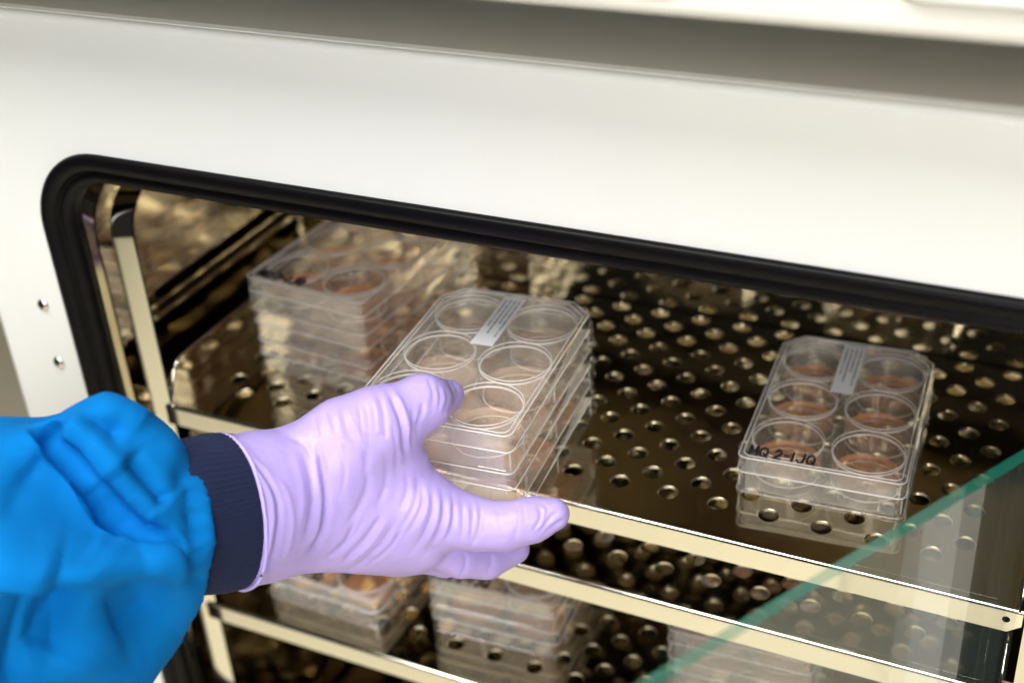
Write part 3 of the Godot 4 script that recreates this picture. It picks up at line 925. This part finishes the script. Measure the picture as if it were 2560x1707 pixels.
	b.quad(V(0, -230, 2.5), V(250, -230, 2.5), V(250, 108.7, 2.5), V(0, 108.7, 2.5))
	b.quad(V(250, -230, -2.5), V(0, -230, -2.5), V(0, 108.7, -2.5), V(250, 108.7, -2.5))
	var gp := part("pane", b.done(), M.glass, gd)
	b = MB.new()
	b.flat()
	b.quad(V(0, 108.7, 2.5), V(250, 108.7, 2.5), V(250, 108.7, -2.5), V(0, 108.7, -2.5))
	b.quad(V(250, -230, 2.5), V(250, -230, -2.5), V(250, 108.7, -2.5), V(250, 108.7, 2.5))
	part("pane_edge", b.done(), M.glass_edge, gp if false else gd)


# ---------------------------------------------------------------- racks and shelves
func rack_meshes(x: float, out: float) -> Array:
	# x: inner edge of the bar, out: +1 / -1 towards the chamber wall
	var top := 138.0
	var zf := -2.0
	var path := [Vector2(zf, -255), Vector2(zf, top - 30)]
	for i in range(1, 13):
		var a := PI / 2 * i / 12
		path.append(Vector2(zf - 30 + cos(a) * 30, top - 30 + sin(a) * 30))
	path.append(Vector2(-204, top))
	var fl := MB.new()
	for side in 2:
		fl.next()
		for i in path.size() - 1:
			var p: Vector2 = path[i]
			var q: Vector2 = path[i + 1]
			var np: Vector2 = (path[mini(i + 1, path.size() - 1)] - path[maxi(i - 1, 0)]).normalized().orthogonal() * -1.6 * side
			var nq: Vector2 = (path[mini(i + 2, path.size() - 1)] - path[i]).normalized().orthogonal() * -1.6 * side
			var xb := x + out * 12.5
			var tilt := 3.2
			fl.quad(V(xb, p.y + np.y, p.x - absf(np.x) + tilt), V(x, p.y + np.y, p.x - absf(np.x)), V(x, q.y + nq.y, q.x - absf(nq.x)), V(xb, q.y + nq.y, q.x - absf(nq.x) + tilt))
	var rails := [fl.done()]
	for y in [-2.6, -56.6, -158.6]:
		var rail := MB.new()
		rail.box(V(minf(x + out * 12.5, x - out * 6), y - 1.2, -200), V(maxf(x + out * 12.5, x - out * 6), y, -14))
		rails.append(rail.done())
	var ledge := MB.new()
	ledge.box(V(minf(x + out * 16, x + out * 9), 49.4, -200), V(maxf(x + out * 16, x + out * 9), 51.0, -18))
	rails.append(ledge.done())
	return rails

func shelf_racks():
	for s in [[-263.5, -1.0, "left steel shelf rack, bent flat bar with cream lit front"], [220.0, 1.0, "right steel shelf rack behind the open glass door"]]:
		var r := thing("shelf_rack", s[2], "shelf rack", V(s[0], -255, -4), 0.0, "shelf racks on the chamber walls")
		var ms := rack_meshes(s[0], s[1])
		for k in 5:
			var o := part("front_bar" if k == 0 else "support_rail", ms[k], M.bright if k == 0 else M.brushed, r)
			o.position = -V(s[0], -255, -4) * K

func perforated(x0: float, x1: float, z_front: float, z_back: float, first: float, rows: int, col_a: float, cols_a: int, col_b: float, cols_b: int) -> Array:
	var b := MB.new()
	var w := MB.new()
	var px := 26.7
	var pz := 13.35
	var t := -1.5
	var angs := []
	for i in 24:
		angs.append(TAU * i / 24)
	var ca := atan2(pz / 2, px / 2)
	for a in [ca, PI - ca, PI + ca, TAU - ca]:
		angs.append(a)
	angs.sort()
	b.flat()
	for y in [0.0, t]:
		b.quad(V(x0, y, z_front), V(x1, y, z_front), V(x1, y, first + pz / 2), V(x0, y, first + pz / 2))
		b.quad(V(x0, y, first - pz * (rows - 0.5)), V(x1, y, first - pz * (rows - 0.5)), V(x1, y, z_back), V(x0, y, z_back))
	for r in rows:
		var z := first - pz * r
		var c0 := col_a if r % 2 == 0 else col_b
		var n := cols_a if r % 2 == 0 else cols_b
		b.flat()
		for y in [0.0, t]:
			b.quad(V(x0, y, z + pz / 2), V(c0 - px / 2, y, z + pz / 2), V(c0 - px / 2, y, z - pz / 2), V(x0, y, z - pz / 2))
			var e := c0 + px * (n - 0.5)
			b.quad(V(e, y, z + pz / 2), V(x1, y, z + pz / 2), V(x1, y, z - pz / 2), V(e, y, z - pz / 2))
		for i in n:
			var c := V(c0 + px * i, 0, z)
			for k in angs.size():
				var a0: float = angs[k]
				var a1: float = angs[(k + 1) % angs.size()]
				var e0 := cell_edge(a0, px / 2, pz / 2)
				var e1 := cell_edge(a1, px / 2, pz / 2)
				var d0 := V(cos(a0), 0, -sin(a0))
				var d1 := V(cos(a1), 0, -sin(a1))
				b.flat()
				b.quad(c + d0 * 5.35, c + V(e0.x, 0, -e0.y), c + V(e1.x, 0, -e1.y), c + d1 * 5.35)
				b.quad(c + d1 * 5.2 + V(0, t, 0), c + V(e1.x, t, -e1.y), c + V(e0.x, t, -e0.y), c + d0 * 5.2 + V(0, t, 0))
				w.g = 1
				w.quad(c + d0 * 5.2 + V(0, -0.12, 0), c + d0 * 5.35, c + d1 * 5.35, c + d1 * 5.2 + V(0, -0.12, 0))
				w.g = 2
				w.quad(c + d0 * 5.2 + V(0, t, 0), c + d0 * 5.2 + V(0, -0.12, 0), c + d1 * 5.2 + V(0, -0.12, 0), c + d1 * 5.2 + V(0, t, 0))
	return [b.done(), w.done()]

func lip_mesh(x0: float, x1: float) -> ArrayMesh:
	var b := MB.new()
	var arc := []
	for i in 9:
		var a := PI / 2 * i / 8
		arc.append(Vector2(-2.0 + cos(a) * 2.0, -2.0 + sin(a) * 2.0))
	extrude(b, arc, x0, x1)
	# face, with the cut corner and the hole at the right end
	var xr := x1 - 18
	b.flat()
	for z in [0.0, -1.2]:
		b.quad(V(x0, -13.3, z), V(xr, -13.3, z), V(xr, -2, z), V(x0, -2, z))
		var c := V(x1 - 7, -6.2, z)
		var border := [V(x1, -2, z), V(xr, -2, z), V(xr, -13.3, z), V(x1 - 6, -13.3, z), V(x1, -8.5, z)]
		var n := 30
		var pts := []
		for i in n:
			var a := TAU * i / n
			var d := Vector2(cos(a), sin(a))
			var best := 1e9
			for k in 5:
				var hit = Geometry2D.segment_intersects_segment(Vector2(c.x, c.y), Vector2(c.x, c.y) + d * 60, Vector2(border[k].x, border[k].y), Vector2(border[(k + 1) % 5].x, border[(k + 1) % 5].y))
				if hit != null:
					best = minf(best, (hit - Vector2(c.x, c.y)).length())
			pts.append([V(c.x + d.x * best, c.y + d.y * best, z), V(c.x + d.x * 1.8, c.y + d.y * 1.8, z)])
		for k in 5:       # corners of the border, so that the outline stays sharp
			var v: Vector3 = border[k]
			var d := Vector2(v.x - c.x, v.y - c.y)
			pts.append([v, V(c.x, c.y, z) + V(d.x, d.y, 0).normalized() * 1.8])
		pts.sort_custom(func(p, q): return atan2(p[0].y - c.y, p[0].x - c.x) < atan2(q[0].y - c.y, q[0].x - c.x))
		for i in pts.size():
			var j := (i + 1) % pts.size()
			b.quad(pts[i][1], pts[i][0], pts[j][0], pts[j][1])
	b.quad(V(x0, -13.3, -1.2), V(x1 - 6, -13.3, -1.2), V(x1 - 6, -13.3, 0), V(x0, -13.3, 0))
	b.quad(V(x1, -8.5, 0), V(x1, -8.5, -1.2), V(x1, -2, -1.2), V(x1, -2, 0))
	return b.done()

func side_wall_mesh(x: float, inward: float) -> ArrayMesh:
	var b := MB.new()
	b.flat()
	var poly := [Vector2(-2, 0.2), Vector2(-9, 19), Vector2(-16, 25), Vector2(-203, 25), Vector2(-203, 0.2)]
	var x2 := x - inward * 1.2
	for i in range(1, poly.size() - 1):
		for xx in [x, x2]:
			b.tri(V(xx, poly[0].y, poly[0].x), V(xx, poly[i].y, poly[i].x), V(xx, poly[i + 1].y, poly[i + 1].x))
	return b.done()

func side_rim_mesh(x: float, inward: float) -> ArrayMesh:
	var b := MB.new()
	var xm := x - inward * 0.6
	b.tube(PackedVector3Array([V(xm, -0.4, -1.0), V(xm, 19, -9), V(xm, 25, -16), V(xm, 25, -203)]), 0.85, 8)
	return b.done()

func shelves():
	var sheet := perforated(-262, 217, -2, -204, -26.6, 14, -227.2, 16, -240.55, 17)
	var lip := lip_mesh(-266, 219)
	var wl := side_wall_mesh(-261.5, 1)
	var wr := side_wall_mesh(216.5, -1)
	var rl := side_rim_mesh(-261.5, 1)
	var rr_ := side_rim_mesh(216.5, -1)
	var first: Node3D
	for s in [[V(0, 0, 0), "polished perforated steel shelf holding the plates beside the gloved hand, topmost shelf"], [V(-3, -54, -2), "empty perforated steel shelf close below the topmost one"], [V(-5, -156, 0), "lowest perforated steel shelf, with plate stacks below the hand"]]:
		if first == null:
			first = thing("shelf", s[1], "shelf", s[0], 0.0, "perforated shelves of the incubator")
			var ps := part("perforated_sheet", sheet[0], M.sheet, first)
			tag(part("hole_rims", sheet[1], M.hole, ps), "", "", "", "stuff")
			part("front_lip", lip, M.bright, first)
			for q in [[wl, rl], [wr, rr_]]:
				var o := part("side_wall", q[0], M.sheet, first)
				part("rim", q[1], M.bright, o)
		else:
			var c := first.duplicate()
			c.name = numbered("shelf")
			add_child(c, true)
			c.position = s[0] * K
			c.set_meta("label", s[1])


# ---------------------------------------------------------------- six-well plates
const EYE := Vector3(228, 431, 501)
const WX := 20.45
const WZ := 39.3

func plate_shapes():
	var b := MB.new()
	var r4 := [4.0, 4.0, 4.0, 4.0]
	# tray: foot, step, wall, deck with six round openings
	b.loft([rr(42.2, 63.4, r4, 0.3), rr(42.2, 63.4, r4, 2.2), rr(41.8, 63.0, r4, 2.5), rr(41.8, 63.0, r4, 12.4), rr(40.9, 62.1, r4, 12.8), rr(40.9, 62.1, r4, 18.4)])
	b.flat()
	var angs := []
	for i in 32:
		angs.append(TAU * i / 32)
	var ca := atan2(WZ / 2, WX)
	for a in [ca, PI - ca, PI + ca, TAU - ca]:
		angs.append(a)
	angs.sort()
	for ix in [-1, 1]:
		for iz in [-1, 0, 1]:
			var c := V(ix * WX, 18.4, iz * WZ)
			for k in angs.size():
				var a0: float = angs[k]
				var a1: float = angs[(k + 1) % angs.size()]
				var e0 := cell_edge(a0, WX, WZ / 2)
				var e1 := cell_edge(a1, WX, WZ / 2)
				b.quad(c + V(cos(a0), 0, -sin(a0)) * 17.9, c + V(e0.x, 0, -e0.y), c + V(e1.x, 0, -e1.y), c + V(cos(a1), 0, -sin(a1)) * 17.9)
	b.quad(V(-38, 18.4, 62), V(38, 18.4, 62), V(38, 18.4, WZ * 1.5), V(-38, 18.4, WZ * 1.5))
	b.quad(V(-38, 18.4, -WZ * 1.5), V(38, 18.4, -WZ * 1.5), V(38, 18.4, -62), V(-38, 18.4, -62))
	shared.tray = b.done()
	b = MB.new()
	b.tube(rr(42.2, 63.4, r4, 0.5), 0.40, 6, true)
	for q in [[-30, 63.2], [30, 63.2], [-30, -63.2], [30, -63.2], [42, 48], [42, 4], [42, -50], [-42, 48], [-42, 4], [-42, -50]]:
		b.tube(PackedVector3Array([V(q[0], 3, q[1]), V(q[0], 12.4, q[1])]), 0.40, 6)
	for q in [[41.6, 62.6, 1], [-41.6, 62.6, 1]]:
		b.tube(PackedVector3Array([V(q[0] - signf(q[0]), 3, q[1] - 1), V(q[0] - signf(q[0]), 12.4, q[1] - 1)]), 0.6, 6)
	shared.foot_rim = b.done()
	# one well
	b = MB.new()
	var loops := []
	for y in [2.2, 10.0, 19.0]:
		loops.append(circle(V(0, y, 0), 17.5 + y * 0.02, 40))
	b.loft(loops, true)
	shared.well = b.done()
	b = MB.new()
	b.tube(circle(V(0, 19.1, 0), 17.9, 40), 0.55, 6, true)
	b.tube(circle(V(0, 2.3, 0), 17.4, 40), 0.40, 6, true)
	shared.well_rim = b.done()
	b = MB.new()
	b.loft([circle(V(0, 7.6, 0), 17.45, 40), circle(V(0, 6.5, 0), 16.6, 40), circle(V(0, 6.1, 0), 15.0, 40)], true)
	b.fan(circle(V(0, 6.1, 0), 15.0, 40))
	shared.medium = b.done()
	# lid
	b = MB.new()
	var lr := [4.0, -11.0, -11.0, 4.0]
	b.loft([chamfered(42.0, 63.2, lr, 12.7), chamfered(42.0, 63.2, lr, 21.1), chamfered(41.3, 62.5, lr, 22.0), chamfered(39.7, 60.9, lr, 22.0), chamfered(39.2, 60.4, lr, 21.3)])
	shared.lid_wall = b.done()
	b = MB.new()
	b.fan(chamfered(39.2, 60.4, lr, 21.3))
	shared.lid_top = b.done()
	b = MB.new()
	b.tube(chamfered(42.0, 63.2, lr, 12.7), 0.36, 6, true)
	b.tube(chamfered(41.7, 62.9, lr, 21.7), 0.42, 6, true)
	b.tube(chamfered(39.5, 60.7, lr, 21.8), 0.35, 6, true)
	for ix in [-1, 1]:
		for iz in [-1, 0, 1]:
			b.tube(circle(V(ix * WX, 21.3, iz * WZ), 18.4, 40), 0.28, 5, true)
	shared.lid_rim = b.done()
	b = MB.new()
	b.tube(chamfered(42.0, 63.2, lr, 12.7), 0.32, 6, true)
	b.tube(chamfered(41.7, 62.9, lr, 21.7), 0.36, 6, true)
	shared.lid_rim_covered = b.done()
	b = MB.new()
	for q in [[-30, 63.2], [30, 63.2], [42, 48], [42, 4], [42, -50], [-42, 48], [-42, 4], [-42, -50]]:
		b.tube(PackedVector3Array([V(q[0], 3, q[1]), V(q[0], 12.4, q[1])]), 0.35, 6)
	shared.foot_rim_covered = b.done()
	b = MB.new()
	b.box(V(-37.5, 0.8, 61.2), V(37.5, 20.6, 61.8))  # added sheet at each plate end, imitating bright inner reflections
	shared.haze_sheet = b.done()
	# sticker
	var img := Image.create(96, 400, false, Image.FORMAT_RGB8)
	img.fill(Color(0.95, 0.95, 0.96))
	var rng := RandomNumberGenerator.new()
	rng.seed = 5
	for line in 4:
		var y := 24
		var stop: int = [250, 300, 215, 330][line]
		while y < stop:
			var l := rng.randi_range(4, 13)
			img.fill_rect(Rect2i(14 + line * 20, y, 8, l), Color(0.33, 0.33, 0.36))
			y += l + rng.randi_range(3, 7)
	for y in range(0, 400, 1):
		for x in range(0, 96, 1):
			var c := img.get_pixel(x, y)
			var d := rng.randf_range(-0.02, 0.02)
			img.set_pixel(x, y, Color(c.r + d, c.g + d, c.b + d))
	M.sticker = mat(Color(1, 1, 1), 0.6)
	M.sticker.albedo_texture = ImageTexture.create_from_image(img)
	var pm := PlaneMesh.new()
	pm.size = Vector2(12.2, 50) * K
	shared.sticker = pm
	shared.writing = handwriting()

func chamfered(hx: float, hz: float, r: Array, y: float) -> PackedVector3Array:
	var a := rr(hx, hz, [absf(r[0]), absf(r[1]), absf(r[2]), absf(r[3])], y)
	for c in 4:
		if r[c] < 0:
			for i in range(1, 6):
				a[c * 7 + i] = a[c * 7].lerp(a[c * 7 + 6], i / 6.0)
	return a

func handwriting() -> ArrayMesh:
	# MQ 2-1 JQ in marker pen: strokes in a unit box, x to the right and y up
	var o := [Vector2(0.5, 1), Vector2(0.12, 0.8), Vector2(0.05, 0.35), Vector2(0.4, 0.02), Vector2(0.8, 0.25), Vector2(0.85, 0.75), Vector2(0.5, 1)]
	var tail := [Vector2(0.45, 0.42), Vector2(1.05, -0.12)]
	var glyphs := [
		[-36.8, [[Vector2(0, 0), Vector2(0.1, 1), Vector2(0.45, 0.35), Vector2(0.85, 1), Vector2(0.95, 0)]]],
		[-31.6, [o, tail]],
		[-24.2, [[Vector2(0.05, 0.75), Vector2(0.4, 1), Vector2(0.75, 0.75), Vector2(0.5, 0.4), Vector2(0.0, 0.02), Vector2(0.9, 0.05)]]],
		[-19.9, [[Vector2(0.1, 0.5), Vector2(0.75, 0.52)]]],
		[-16.6, [[Vector2(0.4, 1), Vector2(0.35, 0)]]],
		[-12.6, [[Vector2(0.75, 1), Vector2(0.7, 0.25), Vector2(0.35, 0), Vector2(0.0, 0.3)]]],
		[-7.8, [o, tail]],
	]
	var b := MB.new()
	for g in glyphs:
		for s in g[1]:
			var c := Curve3D.new()
			c.bake_interval = 0.4
			for i in s.size():
				var t: Vector2 = (s[mini(i + 1, s.size() - 1)] - s[maxi(i - 1, 0)]) * (0.17 if s.size() > 3 else 0.0)
				c.add_point(V(g[0] + s[i].x * 4.4, 21.75, 59.8 - s[i].y * 8.0), V(-t.x * 4.4, 0, t.y * 8.0), V(t.x * 4.4, 0, -t.y * 8.0))
			b.tube(c.get_baked_points(), 0.66, 6)
	return b.done()

func make_plate(label: String, group: String, at: Vector3, turn: float, medium: Material, sticker: bool, writing: bool, covered := false) -> Node3D:
	var p := thing("well_plate", label, "well plate", at, turn, group)
	var t := part("tray", shared.tray, M.wall, p)
	tag(part("foot_rim", shared.foot_rim_covered if covered else shared.foot_rim, M.line, t), "", "", "", "stuff")
	part("haze_sheet", shared.haze_sheet, M.inner_haze, t)
	part("haze_sheet", shared.haze_sheet, M.inner_haze, t).rotation.y = PI
	for iz in [1, 0, -1]:
		for ix in [-1, 1]:
			var w := part("well", shared.well, M.well, p)
			w.position = V(ix * WX, 0, iz * WZ) * K
			if not covered:
				part("well_rim", shared.well_rim, M.edge, w)
			part("medium", shared.medium, medium, w)
	var l := part("lid", shared.lid_wall, M.wall, p)
	part("lid_top", shared.lid_top, M.pane, l)
	part("lid_rim", shared.lid_rim_covered if covered else shared.lid_rim, M.edge, l)
	if sticker:
		var s := part("label_sticker", shared.sticker, M.sticker, p)
		s.position = V(-1.8, 21.6, -34.6) * K
	if writing:
		part("handwriting", shared.writing, M.ink, p)
	return p

func plates():
	var H := 21.5
	# the stack in the hand
	var held := "plates held in the gloved hand"
	for k in 3:
		make_plate(["bottom plate of the three held in the purple glove", "middle plate of the three held in the purple glove", "top plate of the held stack, thumb resting on its lid beside a printed sticker"][k], held, V(-53, 13.7 + H * k, -2.4), 0.0773, M.medium if k == 0 else M.medium_pale, k == 2, false, k < 2)
	make_plate("single clear plate alone at the right of the top shelf, handwriting on its lid", "", V(109.4, 0.3, -105.8), 0.0688, M.medium, true, true)
	for k in 3:
		make_plate(["bottom plate of the stack at the back left of the top shelf", "middle plate of the stack at the back left of the top shelf", "top plate of the stack at the back left of the top shelf"][k], "plates stacked at the back left", V(-187, 0.3 + H * k, -113), -0.075, M.medium_dark, false, true, k < 2)
	make_plate("single plate on the lowest shelf under the wrist, near the left end", "", V(-190, -155.7, -83), -0.02, M.medium_dark, false, true)
	for k in 2:
		make_plate(["lower of two stacked plates on the lowest shelf below the fingers", "upper of two stacked plates on the lowest shelf below the fingers"][k], "plates stacked below the fingers", V(-79, -155.7 + H * k, -96), 0.06, M.medium_dark if k == 0 else M.medium_pale, false, k == 1, k == 0)
	for k in 2:
		make_plate(["lower of two stacked plates on the lowest shelf behind the glass edge", "upper of two stacked plates on the lowest shelf behind the glass edge"][k], "plates stacked behind the glass edge", V(72, -155.7 + H * k, -108), 0.05, M.medium, false, k == 1, k == 0)


# ---------------------------------------------------------------- the person
func prims_of(rows: Array, blend: Dictionary) -> Array:
	var out := []
	for q in rows:
		out.append([q[1], q[2], q[3], q[4], blend[q[0]]])
	return out

func person():
	var view := Vector3(-0.394, -0.515, -0.761).normalized()
	var who := thing("person", "person's right hand in a purple glove, blue sleeve with navy cuff, gripping a plate stack", "person", V(-110, 60, 150))
	var at := V(-110, 60, 150)
	var axis := (V(-90.7, 60.6, 113.0) - V(-101.9, 70.6, 143.6)).normalized()
	var rim := V(-102.5, 70.6, 143.0)
	var cuts := [[0, rim, -axis]]
	for q in prims_of(KNIT, {"k": 10.0}):      # the glove is hollow round the knit cuff
		cuts.append([2, q[0], q[1] + 0.4, q[2], q[3] + 0.4])
	var skin := FastNoiseLite.new()
	skin.seed = 8
	skin.frequency = 0.09
	skin.fractal_octaves = 3
	var hand := body(prims_of(GLOVE, {"c": 9.0, "p": 10.0, "t": 7.0, "i": 5.0, "m": 1.5, "r": 2.0, "l": 2.0}), cuts, 1.2, GLOVE_FOLDS, (V(-60, 55, 80) - EYE).normalized(), skin, 0.22)
	var o := part("gloved_hand", hand, M.glove, who)
	o.position = -at * K
	var bead := PackedVector3Array()
	var glove := prims_of(GLOVE, {"c": 9.0, "p": 10.0, "t": 7.0, "i": 5.0, "m": 1.5, "r": 2.0, "l": 2.0})
	var u := axis.cross(Vector3.UP).normalized()
	var w := axis.cross(u)
	for k in 72:
		var dir := u * cos(TAU * k / 72) + w * sin(TAU * k / 72)
		var r := 20.0
		while field(rim + dir * r, glove, []) < 0.0 and r < 60.0:
			r += 0.25
		bead.append(rim + dir * (r - 0.4) + axis * 0.3)
	var bb := MB.new()
	bb.tube(bead, 1.0, 8, true)
	part("rolled_edge", bb.done(), M.glove, o)
	var kn := body(prims_of(KNIT, {"k": 10.0}), [], 1.1, [], view, null, 0.0, [V(-101.9, 70.6, 143.6), axis, 84, 0.30])
	o = part("knit_cuff", kn, M.knit, who)
	o.position = -at * K
	var n := FastNoiseLite.new()
	n.seed = 4
	n.frequency = 0.02
	var sl := body(prims_of(SLEEVE + SLEEVE_RIDGES, {"s": 9.0, "r": 6.0}), [[0, MOUTH, MOUTH_AXIS]] + SLEEVE_GROOVES, 1.8, SLEEVE_FOLDS, (V(-190, 50, 150) - EYE).normalized(), n, 1.2)
	o = part("sleeve", sl, M.cloth, who)
	o.position = -at * K
